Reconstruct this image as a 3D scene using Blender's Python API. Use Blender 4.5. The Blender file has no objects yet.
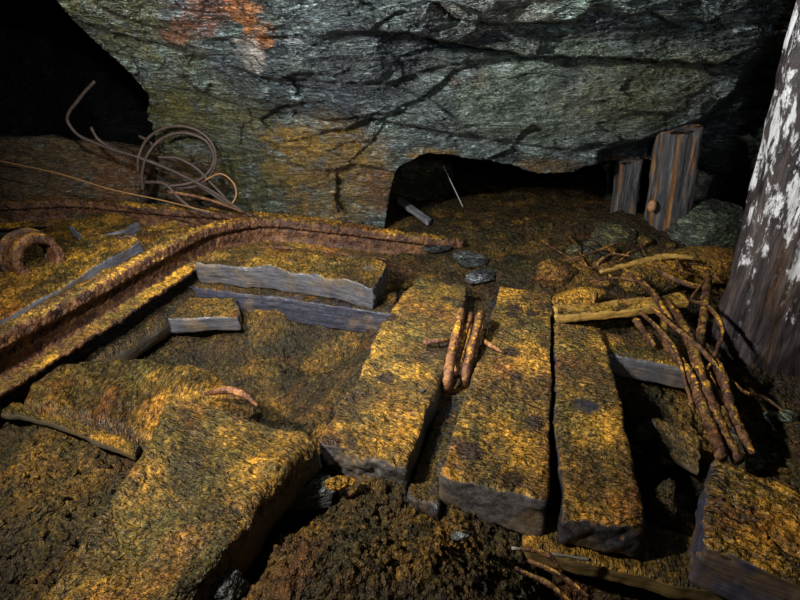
import bpy, math, random
import numpy as np
from mathutils import Vector, Matrix
random.seed(7)
S = bpy.context.scene
COL = S.collection

# ------------------------------------------------------------------ camera
CAM_H, PITCH, F = 1.2, math.radians(25), 533.33
cd = bpy.data.cameras.new('camera'); cam = bpy.data.objects.new('camera', cd); COL.objects.link(cam)
cd.sensor_width = 36; cd.lens = 24; cd.clip_start = .02; cd.clip_end = 60
cam.location = (0, 0, CAM_H); cam.rotation_euler = (math.radians(90) - PITCH, 0, 0)
S.camera = cam
# ------------------------------------------------------------------ world, lamps, exposure
w = bpy.data.worlds.new('World'); S.world = w; w.use_nodes = True
w.node_tree.nodes['Background'].inputs[0].default_value = (.5, .6, .7, 1)
w.node_tree.nodes['Background'].inputs[1].default_value = .02
def lamp(name, kind, loc, target, power, col, **k):
    d = bpy.data.lights.new(name, kind); o = bpy.data.objects.new(name, d); COL.objects.link(o)
    o.location = loc; d.energy = power; d.color = col
    o.rotation_euler = (Vector(target) - Vector(loc)).to_track_quat('-Z', 'Y').to_euler()
    for a, b in k.items(): setattr(d, a, b)
    return o
lamp('torch_left', 'SPOT', (-1.30, .60, 1.60), (.0, 2.5, .15), 310, (1, .92, .78), spot_size=math.radians(118), spot_blend=1, shadow_soft_size=.05)
lamp('torch_centre', 'SPOT', (-.80, 1.25, 1.50), (.1, 3.2, 1.0), 185, (.90, .95, 1), spot_size=math.radians(150), spot_blend=.7, shadow_soft_size=.03)
lamp('torch_low', 'SPOT', (.3, .15, 1.3), (.3, 3.3, 1.1), 75, (.88, .95, 1), spot_size=math.radians(85), spot_blend=1, shadow_soft_size=.06)
S.view_settings.view_transform = 'Standard'; S.view_settings.look = 'None'
S.view_settings.gamma = 1; S.view_settings.use_curve_mapping = False
S.view_settings.exposure = 0.0

# ------------------------------------------------------------------ placing
cp, sp_ = math.cos(PITCH), math.sin(PITCH)
def rays(px, py):
    a = (np.asarray(px, float) - 400) / F; b = (300 - np.asarray(py, float)) / F
    return np.stack([a, cp + b * sp_, -sp_ + b * cp], -1)
def P(px, py, z=0.0):
    r = rays(px, py); t = (z - CAM_H) / r[..., 2]
    return r * np.asarray(t)[..., None] + np.array([0, 0, CAM_H])
def D(px, py, Y):
    r = rays(px, py); t = np.asarray(Y) / r[..., 1]
    return r * np.asarray(t)[..., None] + np.array([0, 0, CAM_H])

# ------------------------------------------------------------------ noise
_rng = np.random.RandomState(3); _perm = np.tile(_rng.permutation(256), 3)
_g = _rng.normal(size=(256, 3)); _g /= np.linalg.norm(_g, axis=1)[:, None]
def perlin(p):
    p = np.asarray(p, float); i = np.floor(p).astype(int); f = p - i; i &= 255
    u = f * f * f * (f * (f * 6 - 15) + 10); out = 0
    for dx in (0, 1):
        for dy in (0, 1):
            for dz in (0, 1):
                h = _perm[_perm[_perm[i[..., 0] + dx] + i[..., 1] + dy] + i[..., 2] + dz]
                g = _g[h]; d = (g * (f - np.array([dx, dy, dz]))).sum(-1)
                wgt = (u[..., 0] if dx else 1 - u[..., 0]) * (u[..., 1] if dy else 1 - u[..., 1]) * (u[..., 2] if dz else 1 - u[..., 2])
                out = out + wgt * d
    return out * 1.6
def fbm(p, sc, oct=4, gain=.5, seed=0):
    p = np.asarray(p) * sc + seed * 17.3; a = 1; s = 0
    for _ in range(oct):
        s = s + a * perlin(p); p = p * 2.03 + 5.1; a *= gain
    return s
def ridged(p, sc, oct=3, seed=0):
    p = np.asarray(p) * sc + seed * 11.7; a = 1; s = 0
    for _ in range(oct):
        s = s + a * (1 - 2 * np.abs(perlin(p))); p = p * 2.1 + 3.3; a *= .5
    return s
def sstep(a, b, x):
    t = np.clip((x - a) / (b - a), 0, 1); return t * t * (3 - 2 * t)

# ------------------------------------------------------------------ mesh output and tags
def mesh_obj(name, verts, faces, mat, parent=None, lc=None, smooth=True, origin=None):
    verts = np.asarray(verts, float)
    if origin is None and parent is None: origin = np.array([verts[:, 0].mean(), verts[:, 1].mean(), verts[:, 2].min()])
    if origin is None: origin = np.zeros(3)
    off = origin if parent is None else np.array(parent.location)
    me = bpy.data.meshes.new(name); me.from_pydata((verts - off).tolist(), [], [tuple(map(int, f)) for f in faces]); me.update()
    me.polygons.foreach_set('use_smooth', [smooth] * len(me.polygons))
    if lc is None: lc = verts
    at = me.attributes.new('lc', 'FLOAT_VECTOR', 'POINT'); at.data.foreach_set('vector', np.asarray(lc, float).ravel())
    me.materials.append(mat)
    o = bpy.data.objects.new(name, me); COL.objects.link(o)
    if parent is None: o.location = origin
    else: o.parent = parent
    return o
def tag(o, label, cat, group=None, kind=None):
    o['label'] = label; o['category'] = cat
    if group: o['group'] = group
    if kind: o['kind'] = kind
    return o
def thing(name, loc, label, cat, group=None):
    o = bpy.data.objects.new(name, None); COL.objects.link(o); o.location = tuple(float(v) for v in loc); o.empty_display_size = .05
    return tag(o, label, cat, group)
def struct(o): o['kind'] = 'structure'; return o
def gridfaces(n, m, off=0):
    i, j = np.meshgrid(np.arange(n - 1), np.arange(m - 1), indexing='ij'); a = (i * m + j).ravel() + off
    return np.stack([a, a + m, a + m + 1, a + 1], 1)
def interp(pts, t):
    """smooth curve through points, t in 0..1"""
    pts = np.asarray(pts, float); n = len(pts)
    if n == 2: return pts[0] + (pts[1] - pts[0]) * np.asarray(t)[:, None]
    seg = np.linalg.norm(np.diff(pts, axis=0), axis=1); s = np.r_[0, np.cumsum(seg)]; s /= s[-1]
    m = np.gradient(pts, s, axis=0)
    k = np.clip(np.searchsorted(s, t, side='right') - 1, 0, n - 2); h = (s[k + 1] - s[k]); u = ((t - s[k]) / h)[:, None]; h = h[:, None]
    return ((2*u**3 - 3*u**2 + 1) * pts[k] + (u**3 - 2*u**2 + u) * h * m[k] + (-2*u**3 + 3*u**2) * pts[k+1] + (u**3 - u**2) * h * m[k+1])

# ------------------------------------------------------------------ materials
class N:
    def __init__(s, name):
        s.m = bpy.data.materials.new(name); s.m.use_nodes = True; s.t = s.m.node_tree; s.b = s.t.nodes['Principled BSDF']
    def n(s, typ, **k):
        x = s.t.nodes.new(typ)
        for a, v in k.items():
            if a.startswith('_'): x.inputs[int(a[1:])].default_value = v
            else: setattr(x, a, v)
        return x
    def l(s, a, b): s.t.links.new(a, b)
    def coord(s, scale=(1, 1, 1), rot=(0, 0, 0), loc=(0, 0, 0)):
        a = s.n('ShaderNodeAttribute', attribute_name='lc'); mp = s.n('ShaderNodeMapping')
        mp.inputs['Scale'].default_value = scale; mp.inputs['Rotation'].default_value = rot; mp.inputs['Location'].default_value = loc
        s.l(a.outputs['Vector'], mp.inputs['Vector']); return mp.outputs[0]
    def noise(s, co, scale, detail=6, rough=.6, dist=0, lac=2):
        x = s.n('ShaderNodeTexNoise'); s.l(co, x.inputs['Vector']); x.inputs['Scale'].default_value = scale
        x.inputs['Detail'].default_value = detail; x.inputs['Roughness'].default_value = rough; x.inputs['Distortion'].default_value = dist
        x.inputs['Lacunarity'].default_value = lac
        return x.outputs[0]
    def vor(s, co, scale, feature='F1', out=0):
        x = s.n('ShaderNodeTexVoronoi', feature=feature); s.l(co, x.inputs['Vector']); x.inputs['Scale'].default_value = scale; return x.outputs[out]
    def ramp(s, fac, stops, interp='LINEAR'):
        r = s.n('ShaderNodeValToRGB'); e = r.color_ramp.elements; r.color_ramp.interpolation = interp
        while len(e) < len(stops): e.new(.5)
        for q, (p, c) in zip(e, stops): q.position = p; q.color = (c if isinstance(c, tuple) else (c, c, c)) + (1,)
        s.l(fac, r.inputs[0]); return r.outputs[0]
    def mix(s, f, a, b, mode='MIX'):
        x = s.n('ShaderNodeMix', data_type='RGBA', blend_type=mode)
        for v, i in ((f, 0), (a, 6), (b, 7)):
            if isinstance(v, tuple): x.inputs[i].default_value = v + (1,)
            elif isinstance(v, (int, float)): x.inputs[i].default_value = v
            else: s.l(v, x.inputs[i])
        return x.outputs[2]
    def mth(s, op, a, b=None, c=None, clamp=False):
        x = s.n('ShaderNodeMath', operation=op, use_clamp=clamp)
        for i, v in enumerate((a, b, c)):
            if v is None: continue
            if isinstance(v, (int, float)): x.inputs[i].default_value = v
            else: s.l(v, x.inputs[i])
        return x.outputs[0]
    def nz(s):
        g = s.n('ShaderNodeNewGeometry'); x = s.n('ShaderNodeSeparateXYZ'); s.l(g.outputs['Normal'], x.inputs[0]); return x.outputs[2]
    def bump(s, h, strength, dist, prev=None):
        b = s.n('ShaderNodeBump'); b.inputs['Strength'].default_value = strength; b.inputs['Distance'].default_value = dist
        s.l(h, b.inputs['Height'])
        if prev is not None: s.l(prev, b.inputs['Normal'])
        return b.outputs[0]
    def blob(s, c, r, soft=.3, warp=.35, wscale=3.0, squash=(1, 1, 1)):
        """1 inside a ragged patch round world point c"""
        a = s.n('ShaderNodeAttribute', attribute_name='lc')
        nn = s.n('ShaderNodeTexNoise'); s.l(a.outputs['Vector'], nn.inputs['Vector']); nn.inputs['Scale'].default_value = wscale; nn.inputs['Detail'].default_value = 6
        nn.inputs['Roughness'].default_value = .65
        v = s.n('ShaderNodeVectorMath', operation='SUBTRACT'); s.l(a.outputs['Vector'], v.inputs[0]); v.inputs[1].default_value = tuple(float(q) for q in c)
        v2 = s.n('ShaderNodeVectorMath', operation='MULTIPLY'); s.l(v.outputs[0], v2.inputs[0]); v2.inputs[1].default_value = squash
        ln = s.n('ShaderNodeVectorMath', operation='LENGTH'); s.l(v2.outputs[0], ln.inputs[0])
        d = s.mth('MULTIPLY_ADD', nn.outputs[0], -2 * warp, ln.outputs['Value'])
        mr = s.n('ShaderNodeMapRange'); s.l(d, mr.inputs[0]); mr.inputs[1].default_value = r - warp; mr.inputs[2].default_value = r - warp - soft * r
        mr.interpolation_type = 'SMOOTHSTEP'
        return mr.outputs[0]
    def out(s, col, rough, normal=None, metal=0, spec=.5):
        for v, k in ((col, 'Base Color'), (rough, 'Roughness'), (metal, 'Metallic'), (spec, 'Specular IOR Level')):
            if isinstance(v, tuple): s.b.inputs[k].default_value = v + (1,)
            elif isinstance(v, (int, float)): s.b.inputs[k].default_value = v
            else: s.l(v, s.b.inputs[k])
        if normal is not None: s.l(normal, s.b.inputs['Normal'])
        return s.m

def mud_colour(k, co, bright=1.0, olive=.5, dark=.0):
    n1 = k.noise(co, 2.7, 5, .6); n2 = k.noise(co, 23, 6, .7); n3 = k.noise(co, 85, 4, .75)
    a = k.mth('ADD', k.mth('MULTIPLY', n1, .55), k.mth('MULTIPLY', n2, .45)); a = k.mth('ADD', a, k.mth('MULTIPLY', n3, .5)); a = k.mth('ADD', a, k.ramp(k.noise(co, 5.5, 4, .6), [(.36, 0.), (.64, .22)])); a = k.mth('SUBTRACT', a, .125)
    b = bright
    c = k.ramp(a, [(.52 + dark, (.012, .009, .004)), (.66 + dark, (.075*b, .048*b, .010*b)), (.76 + dark, (.27*b, .145*b, .018*b)), (.90 + dark, (.66*b, .32*b, .03*b))])
    og = k.ramp(k.noise(co, 4.3, 4, .6), [(.38, 0.0), (.66, olive)])
    c = k.mix(og, c, (.115*b, .095*b, .02*b), 'MIX')
    c = k.mix(k.ramp(k.noise(co, 2.1, 5, .65), [(.45, 0.), (.62, .85)]), c, (.050*b, .026*b, .009*b))
    c = k.mix(k.ramp(k.noise(co, 3.1, 4, .6, 0, 2.2), [(.56, 0.), (.70, .5)]), c, (.30*b, .095*b, .018*b))
    g = k.ramp(k.noise(co, 62, 2.5, .75), [(.34, .24), (.48, .85), (.60, 1.6), (.7, 2.3)])
    return k.mix(1.0, c, g, 'MULTIPLY')
def crust_normal(k, co, along=1.0, amt=1.0, across=.6):
    m = k.n('ShaderNodeMapping'); k.l(co, m.inputs[0]); m.inputs['Scale'].default_value = (1.0 * along, across, 1)
    wv = k.n('ShaderNodeVectorMath', operation='MULTIPLY_ADD'); nn = k.n('ShaderNodeTexNoise'); k.l(m.outputs[0], nn.inputs['Vector']); nn.inputs['Scale'].default_value = 30; nn.inputs['Detail'].default_value = 4
    k.l(nn.outputs[1], wv.inputs[0]); wv.inputs[1].default_value = (.03, .03, .03); k.l(m.outputs[0], wv.inputs[2])
    v = k.mth('SUBTRACT', 1.0, k.vor(wv.outputs[0], 62)); v2 = k.mth('SUBTRACT', 1.0, k.vor(wv.outputs[0], 140)); n = k.noise(co, 26, 4, .72)
    b = k.bump(n, .9 * amt, .03); b = k.bump(v, .9 * amt, .014, b)
    return k.bump(v2, .8 * amt, .006, b)
def crust_wood(name, wood=(.085, .078, .08), bright=1.0, olive=.5, thr=.35, along=1.5, across=.6, dark=0.0, spots=False, worn=()):
    """weathered sawn wood, mud crust lying on its upward faces"""
    k = N(name); co = k.coord(); cg = k.coord((.9, 9, 9))
    gr = k.noise(cg, 9, 7, .65, .4)
    wc = k.mix(1.0, wood, k.ramp(gr, [(.3, .35), (.55, 1.0), (.8, 1.5)]), 'MULTIPLY')
    wc = k.mix(k.ramp(k.noise(co, 7, 5, .6), [(.5, 0.), (.72, .6)]), wc, (.20, .12, .035))
    mud = mud_colour(k, co, bright, olive, dark)
    if spots:
        v = k.vor(k.coord((1, 1, 1)), 6.0); mk = k.ramp(k.mth('ADD', v, k.mth('MULTIPLY', k.noise(co, 25, 4), .12)), [(.28, 1.), (.33, 0.)])
        mud = k.mix(k.mth('MULTIPLY', mk, .93), mud, (.035, .018, .01))
    f = k.mth('ADD', k.nz(), k.mth('MULTIPLY', k.mth('SUBTRACT', k.noise(co, 14, 6, .7), .5), 1.3))
    f = k.ramp(f, [(thr, 0.), (thr + .3, 1.)])
    for c, r in worn:
        bl = k.blob(c, r, .5, .03, 30); f = k.mix(bl, f, (0., 0., 0.))
    col = k.mix(f, wc, mud)
    bw = k.bump(gr, .6, .008)
    bm = crust_normal(k, co, along, 1.0, across)
    x = k.n('ShaderNodeMix', data_type='VECTOR'); k.l(f, x.inputs[0]); k.l(bw, x.inputs[4]); k.l(bm, x.inputs[5])
    ro = k.ramp(k.noise(co, 70, 4), [(.38, .30), (.62, .7)])
    return k.out(col, ro, x.outputs[1], spec=.5)

M = {}
M['crust_gold'] = crust_wood('gold_crusted_wood', wood=(.03, .028, .035), bright=1.15, olive=.45, worn=[((11.598, 11.190, 11.210), .055)])
M['crust_spot'] = crust_wood('spotted_crusted_wood', bright=1.05, olive=.6, spots=True)
M['crust_olive'] = crust_wood('olive_crusted_wood', wood=(.10, .085, .06), bright=.85, olive=.9, thr=.1)
M['crust_orange'] = crust_wood('orange_crusted_wood', wood=(.045, .045, .075), bright=1.05, olive=.2, along=.32, across=1.1)
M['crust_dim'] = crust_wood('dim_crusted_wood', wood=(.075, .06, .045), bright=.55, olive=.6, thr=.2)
M['crust_rubble'] = crust_wood('left_crusted_wood', wood=(.15, .16, .20), bright=1.15, olive=.25, thr=.5)
M['crust_bearer'] = crust_wood('brown_bearer', wood=(.16, .11, .045), bright=.8, olive=.6, thr=.2)
M['grey_wood'] = crust_wood('grey_sawn_wood', wood=(.072, .070, .080), bright=1.0, olive=.6, thr=.62)
M['blue_wood'] = crust_wood('wet_blue_wood', wood=(.035, .036, .055), bright=.5, olive=.7, thr=.75)

def mud_mat(name, bright, olive, dark, amt=1.3):
    k = N(name); co = k.coord(); c = mud_colour(k, co, bright, olive, dark)
    c = k.mix(k.ramp(k.noise(co, 11, 5, .7), [(.5, 0.), (.7, .7)]), c, (.055, .028, .012))
    return k.out(c, k.ramp(k.noise(co, 40, 4), [(.35, .4), (.65, .85)]), crust_normal(k, co, 1.0, amt), spec=.4)
M['floor'] = mud_mat('mine_mud', .46, .8, .03, 1.1)
M['clod'] = mud_mat('mud_clod', .85, .3, -.03, 1.0)

def rock_mat(name, base=(.13, .16, .165), tilt=(.05, .06, 0), bright=1.0, stains_and_shade=(), gloss=.34, glint=1.0):
    k = N(name); co = k.coord()
    cs = k.coord((1, 1, 3.2), tilt); cf = k.coord((1, 1, 4.5), (tilt[0], tilt[1] + .12, 0))
    n1 = k.noise(cs, 3.2, 5, .66, .3); n2 = k.noise(cf, 15, 3, .72, .15); n4 = k.noise(cf, 34, 1.5, .6, .3); n3 = k.noise(co, 3.2, 5, .6)
    c = k.ramp(n1, [(.28, (.010*bright, .013*bright, .018*bright)), (.45, tuple(v*.42*bright for v in base)), (.60, tuple(v*bright for v in base)), (.76, tuple(min(1, v*2.3*bright) for v in base))])
    c = k.mix(1.0, c, k.ramp(n2, [(.32, .22), (.48, .8), (.60, 1.7), (.72, 3.8)]), 'MULTIPLY')
    c = k.mix(1.0, c, k.ramp(n4, [(.36, .35), (.5, 1.), (.64, 1.9)]), 'MULTIPLY')
    gr = k.ramp(n3, [(.42, 0.), (.62, .7)])
    c = k.mix(gr, c, k.mix(1.0, c, (1.0, 1.15, .75), 'MULTIPLY'))
    for (ctr, r, colr, a, sq, soft) in stains_and_shade:
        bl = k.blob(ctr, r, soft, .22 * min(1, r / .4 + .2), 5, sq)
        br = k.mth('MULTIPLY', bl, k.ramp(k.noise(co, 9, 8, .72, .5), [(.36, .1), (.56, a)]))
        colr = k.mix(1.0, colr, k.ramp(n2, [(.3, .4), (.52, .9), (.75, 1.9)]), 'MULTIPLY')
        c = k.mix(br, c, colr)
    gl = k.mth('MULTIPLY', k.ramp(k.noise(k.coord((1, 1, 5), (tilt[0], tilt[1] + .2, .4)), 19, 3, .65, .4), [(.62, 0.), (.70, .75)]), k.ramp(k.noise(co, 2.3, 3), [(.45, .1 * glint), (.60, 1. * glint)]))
    c = k.mix(gl, c, (.42, .45, .45))  # glints along the bedding, painted in as pale streaks of colour
    # quartz veins
    vn = k.mth('ABSOLUTE', k.mth('SUBTRACT', k.noise(k.coord((1, 1, 3.2), (.3, .45, .2)), 1.7, 5, .6, .8), .5))
    vm = k.mth('MULTIPLY', k.ramp(vn, [(.0, .55), (.007, 0.)]), k.ramp(k.noise(co, 2.6, 3), [(.5, 0.), (.62, 1.)]))
    c = k.mix(vm, c, (.5, .5, .46))
    vf = k.vor(k.coord((1, 1, 3.5), (tilt[0] + .1, tilt[1] - .1, .3)), 9, 'F1'); b = k.bump(n1, .9, .09); b = k.bump(vf, .7, .06, b)
    b = k.bump(k.noise(k.coord((1, 1, 2.6), tilt), 12, 4, .7, .3), 1.0, .09, b); b = k.bump(n2, 1.0, .045, b); b = k.bump(n4, .9, .016, b)
    ro = k.ramp(k.noise(cs, 11, 6, .7), [(.35, gloss), (.65, gloss + .3)])
    return k.out(c, ro, b, spec=.7)

def rust_mat(name, bright=1.0, ochre=.5):
    k = N(name); co = k.coord(); n = k.noise(co, 14, 4, .7); n2 = k.noise(co, 55, 2.5, .75)
    c = k.ramp(k.mth('ADD', k.mth('MULTIPLY', n, .6), k.mth('MULTIPLY', n2, .4)), [(.36, (.012, .006, .006)), (.48, (.075*bright, .030*bright, .016*bright)), (.58, (.19*bright, .085*bright, .03*bright)), (.7, (.34*bright, .2*bright, .09*bright))])
    f = k.mth('ADD', k.nz(), k.mth('MULTIPLY', k.mth('SUBTRACT', k.noise(co, 16, 8, .75), .5), 3.0)); f = k.ramp(f, [(1.0 - ochre, 0.), (1.25 - ochre, 1.)])
    c = k.mix(f, c, mud_colour(k, co, 1.15, .35, -.02))
    b = k.bump(n, .6, .012); b = k.bump(n2, 1.0, .009, b); b = k.bump(k.vor(co, 90), .5, .005, b)
    return k.out(c, k.ramp(n2, [(.35, .4), (.65, .8)]), b, spec=.4)
M['rust'] = rust_mat('rusted_rail', .9, .30)
M['rust_bright'] = rust_mat('bright_rust', 1.7, .1)
M['rust_wire'] = rust_mat('rusty_wire', 1.1, .05)
M['root'] = rust_mat('wet_root', .85, .12)

def simple(name, col, rough=.7, var=.5, scale=(1, 1, 1), sc=20, bumpd=.005):
    k = N(name); co = k.coord(scale); n = k.noise(co, sc, 6, .65)
    c = k.mix(1.0, col, k.ramp(n, [(.3, 1 - var), (.7, 1 + var)]), 'MULTIPLY')
    return k.out(c, rough, k.bump(n, .7, bumpd))
M['wire_brown'] = simple('brown_wire', (.055, .036, .027), .6, .5, sc=30, bumpd=.002)
M['copper'] = simple('thin_copper_wire', (.24, .12, .04), .5, .3)
M['pale'] = simple('pale_wire', (.30, .30, .27), .6, .2)
M['stone_grey'] = rock_mat('loose_grey_stone', (.10, .105, .115), bright=.9, gloss=.5, glint=0)
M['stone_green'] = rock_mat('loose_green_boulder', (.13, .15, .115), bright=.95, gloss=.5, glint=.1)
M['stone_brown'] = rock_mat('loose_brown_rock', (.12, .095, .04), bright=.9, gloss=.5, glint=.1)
M['lath'] = crust_wood('yellow_lath', wood=(.45, .26, .06), bright=1.3, olive=.2, thr=.9)

# ------------------------------------------------------------------ builders
def box_grid(L, W, T, res):
    """points of a box surface, unit coords 0..1, welded"""
    nl, nw, nt = [max(3, int(round(q / res)) + 1) for q in (L, W, T)]
    idx = {}; V = []; Fc = []
    dims = (nl - 1, nw - 1, nt - 1)
    key = {}
    allp = []; faces = []; off = 0
    for ax in range(3):
        b, c = [q for q in range(3) if q != ax]
        for side in (0, 1):
            I, J = np.meshgrid(np.arange(dims[b] + 1), np.arange(dims[c] + 1), indexing='ij')
            p = np.zeros((I.size, 3), int); p[:, b] = I.ravel(); p[:, c] = J.ravel(); p[:, ax] = dims[ax] * side
            f = gridfaces(dims[b] + 1, dims[c] + 1, off)
            flip = (side == 1) == (ax == 1)
            if flip: f = f[:, ::-1]
            allp.append(p); faces.append(f); off += len(p)
    p = np.concatenate(allp); f = np.concatenate(faces)
    u, inv = np.unique(p, axis=0, return_inverse=True); inv = inv.ravel()
    return u / np.array(dims), inv[f]
def plank(name, left, right, T, mat, res=.007, rad=.012, amp=.004, rip=.003, warp=.008, edge=.01, grain=.0, seed=0, parent=None, lump=.0, cap=(0, 0), freq=(38, 24)):
    """left/right: edges of the top face as (px, py, z) running the same way; T thickness"""
    L3 = np.array([P(a, b, c) for a, b, c in left]); R3 = np.array([P(a, b, c) for a, b, c in right])
    Ln = np.linalg.norm(np.diff((L3[[0, -1]] + R3[[0, -1]]) / 2, axis=0)); Wd = (np.linalg.norm(L3[0] - R3[0]) + np.linalg.norm(L3[-1] - R3[-1])) / 2
    U, Fc = box_grid(Ln, Wd, T, res)
    dims = np.array([Ln, Wd, T]); q = U * dims
    r = min(rad, T * .45); inner = np.clip(q, r, dims - r); d = q - inner; ln = np.linalg.norm(d, axis=1)
    nrm = d / np.maximum(ln, 1e-9)[:, None]; q = inner + nrm * r
    u = q / dims; t = np.clip(u[:, 0], 0, 1)
    # ragged ends
    A = interp(L3, t); B = interp(R3, t); up = np.array([0, 0, 1.])
    ctr = A + (B - A) * u[:, 1:2]
    pos = ctr + up * (u[:, 2:3] - 1) * T
    ax = interp((L3 + R3) / 2 if len(L3) == len(R3) else np.array([(L3[0]+R3[0])/2, (L3[-1]+R3[-1])/2]), np.clip(t + .02, 0, 1)) - interp((L3 + R3) / 2 if len(L3) == len(R3) else np.array([(L3[0]+R3[0])/2, (L3[-1]+R3[-1])/2]), np.clip(t - .02, 0, 1))
    ax /= np.linalg.norm(ax, axis=1)[:, None]; sd = (B - A) / np.linalg.norm(B - A, axis=1)[:, None]
    wn = ax * nrm[:, 0:1] + sd * nrm[:, 1:2] + up * nrm[:, 2:3]
    lc = q + seed * 3.7
    big = fbm(lc, 3.0, 3, .5, seed); 
    h = warp * big + amp * fbm(lc, 12, 4, .6, seed + 1)
    top = sstep(.3, .9, nrm[:, 2])
    lq = lc * np.array([freq[0], freq[1], 20]); h = h + top * rip * (ridged(lq + .8 * fbm(lc, 20, 2)[:, None], 1.0, 3, seed))
    h = h + (1 - top) * grain * perlin(lc * np.array([3, 60, 60]))
    pos = pos + wn * h[:, None]
    pos = pos + sd * (edge * fbm(lc * np.array([1, .2, .2]), 5, 3, .5, seed + 2))[:, None]
    pos = pos + ax * (edge * 1.2 * fbm(lc * np.array([.2, 1.2, 1.2]), 14, 3, .5, seed + 3) * (np.abs(t - .5) * 2) ** 6)[:, None]
    if lump: pos[:, 2] += top * lump * np.maximum(0, fbm(lc, 5, 3, .5, seed + 4))
    return mesh_obj(name, pos, Fc, mat, parent, lc)

def frames(pts):
    t = np.gradient(pts, axis=0); t /= np.linalg.norm(t, axis=1)[:, None]
    n = np.zeros_like(t); r = np.array([0, 0, 1.]) if abs(t[0, 2]) < .9 else np.array([1., 0, 0]); n[0] = np.cross(t[0], r); n[0] /= np.linalg.norm(n[0])
    for i in range(1, len(t)):
        v = n[i-1] - t[i] * np.dot(n[i-1], t[i]); n[i] = v / np.linalg.norm(v)
    return t, n, np.cross(t, n)
def tube(name, pts, rad, mat, parent=None, sides=10, res=.01, rough=.15, seed=0, closed=False, cap=True, curve=True, nf=25):
    pts = np.asarray(pts, float); L = np.linalg.norm(np.diff(pts, axis=0), axis=1).sum(); n = max(8, int(L / res))
    t = np.linspace(0, 1, n)
    c = interp(pts, t) if curve else pts
    if closed: c = c[:-1]
    n = len(c)
    tt, a, b = frames(c)
    if closed:
        tt = np.roll(c, -1, 0) - np.roll(c, 1, 0); tt /= np.linalg.norm(tt, axis=1)[:, None]
        ctr = c.mean(0); pn = np.cross(c[0] - ctr, c[n // 4] - ctr); pn /= np.linalg.norm(pn); a = np.tile(pn, (n, 1)); b = np.cross(tt, a)
    rr = np.interp(np.linspace(0, 1, n), np.linspace(0, 1, len(np.atleast_1d(rad))), np.atleast_1d(rad)) if np.ndim(rad) else np.full(n, rad)
    ph = np.linspace(0, 2 * np.pi, sides, endpoint=False)
    ring = c[:, None] + rr[:, None, None] * (np.cos(ph)[None, :, None] * a[:, None] + np.sin(ph)[None, :, None] * b[:, None])
    nv = ring - c[:, None]; ring = ring + nv * (rough * fbm(ring, nf, 3, .6, seed))[..., None]
    v = ring.reshape(-1, 3); F_ = []
    m = n if closed else n - 1
    for i in range(m):
        i2 = (i + 1) % n
        for j in range(sides):
            k2 = (j + 1) % sides; F_.append((i*sides + j, i2*sides + j, i2*sides + k2, i*sides + k2))
    if not closed and cap:
        F_.append(tuple(range(sides))[::-1] if False else tuple(range(sides))); F_.append(tuple((n-1)*sides + j for j in reversed(range(sides))))
    lc = np.stack([np.repeat(np.arange(n) * L / n, sides), *(nv.reshape(-1, 3)[:, :2].T)], 1) + seed * 1.3
    return mesh_obj(name, v, F_, mat, parent, v)
def sweep(name, path, prof, mat, parent=None, res=.008, roll=None, seed=0, amp=.009, crust=.006, shrink=None):
    """prof: (side, up) points of a closed section swept along the path"""
    path = np.asarray(path, float); L = np.linalg.norm(np.diff(path, axis=0), axis=1).sum(); n = int(L / res); t = np.linspace(0, 1, n)
    c = interp(path, t); tg = np.gradient(c, axis=0); tg /= np.linalg.norm(tg, axis=1)[:, None]
    sd = np.cross(tg, [0, 0, 1.]); sd /= np.linalg.norm(sd, axis=1)[:, None]; up = np.cross(sd, tg)
    if roll is not None:
        a = np.interp(t, np.linspace(0, 1, len(roll)), roll); ca, sa = np.cos(a)[:, None], np.sin(a)[:, None]
        sd, up = sd * ca + up * sa, up * ca - sd * sa
    pr = np.asarray(prof, float); dense = []
    for i in range(len(pr)):
        a, b = pr[i], pr[(i+1) % len(pr)]; k = max(1, int(np.linalg.norm(b - a) / .009))
        dense += [a + (b - a) * j / k for j in range(k)]
    dp = np.array(dense); m = len(dp)
    ring = c[:, None] + sd[:, None] * dp[None, :, 0:1] + up[:, None] * dp[None, :, 1:2]
    ctr = dp.mean(0); dd = dp - ctr; dd /= np.linalg.norm(dd, axis=1)[:, None]
    nv = sd[:, None] * dd[None, :, 0:1] + up[:, None] * dd[None, :, 1:2]
    h = amp * fbm(ring, 30, 4, .65, seed) + crust * sstep(.5, .9, nv[..., 2]) * np.maximum(0, ridged(ring, 45, 2, seed))
    ring = ring + nv * h[..., None]
    v = ring.reshape(-1, 3); F_ = []
    for i in range(n - 1):
        for j in range(m):
            k2 = (j + 1) % m; F_.append((i*m + j, i*m + k2, (i+1)*m + k2, (i+1)*m + j))
    F_.append(tuple(range(m))[::-1]); F_.append(tuple((n-1)*m + j for j in range(m)))
    return mesh_obj(name, v, F_, mat, parent, v)
def icopts(sub):
    import bmesh
    bm = bmesh.new(); bmesh.ops.create_icosphere(bm, subdivisions=sub, radius=1)
    v = np.array([x.co[:] for x in bm.verts]); f = [[y.index for y in x.verts] for x in bm.faces]; bm.free(); return v, f
ICO = {k: icopts(k) for k in (2, 3, 5, 6)}
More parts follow.
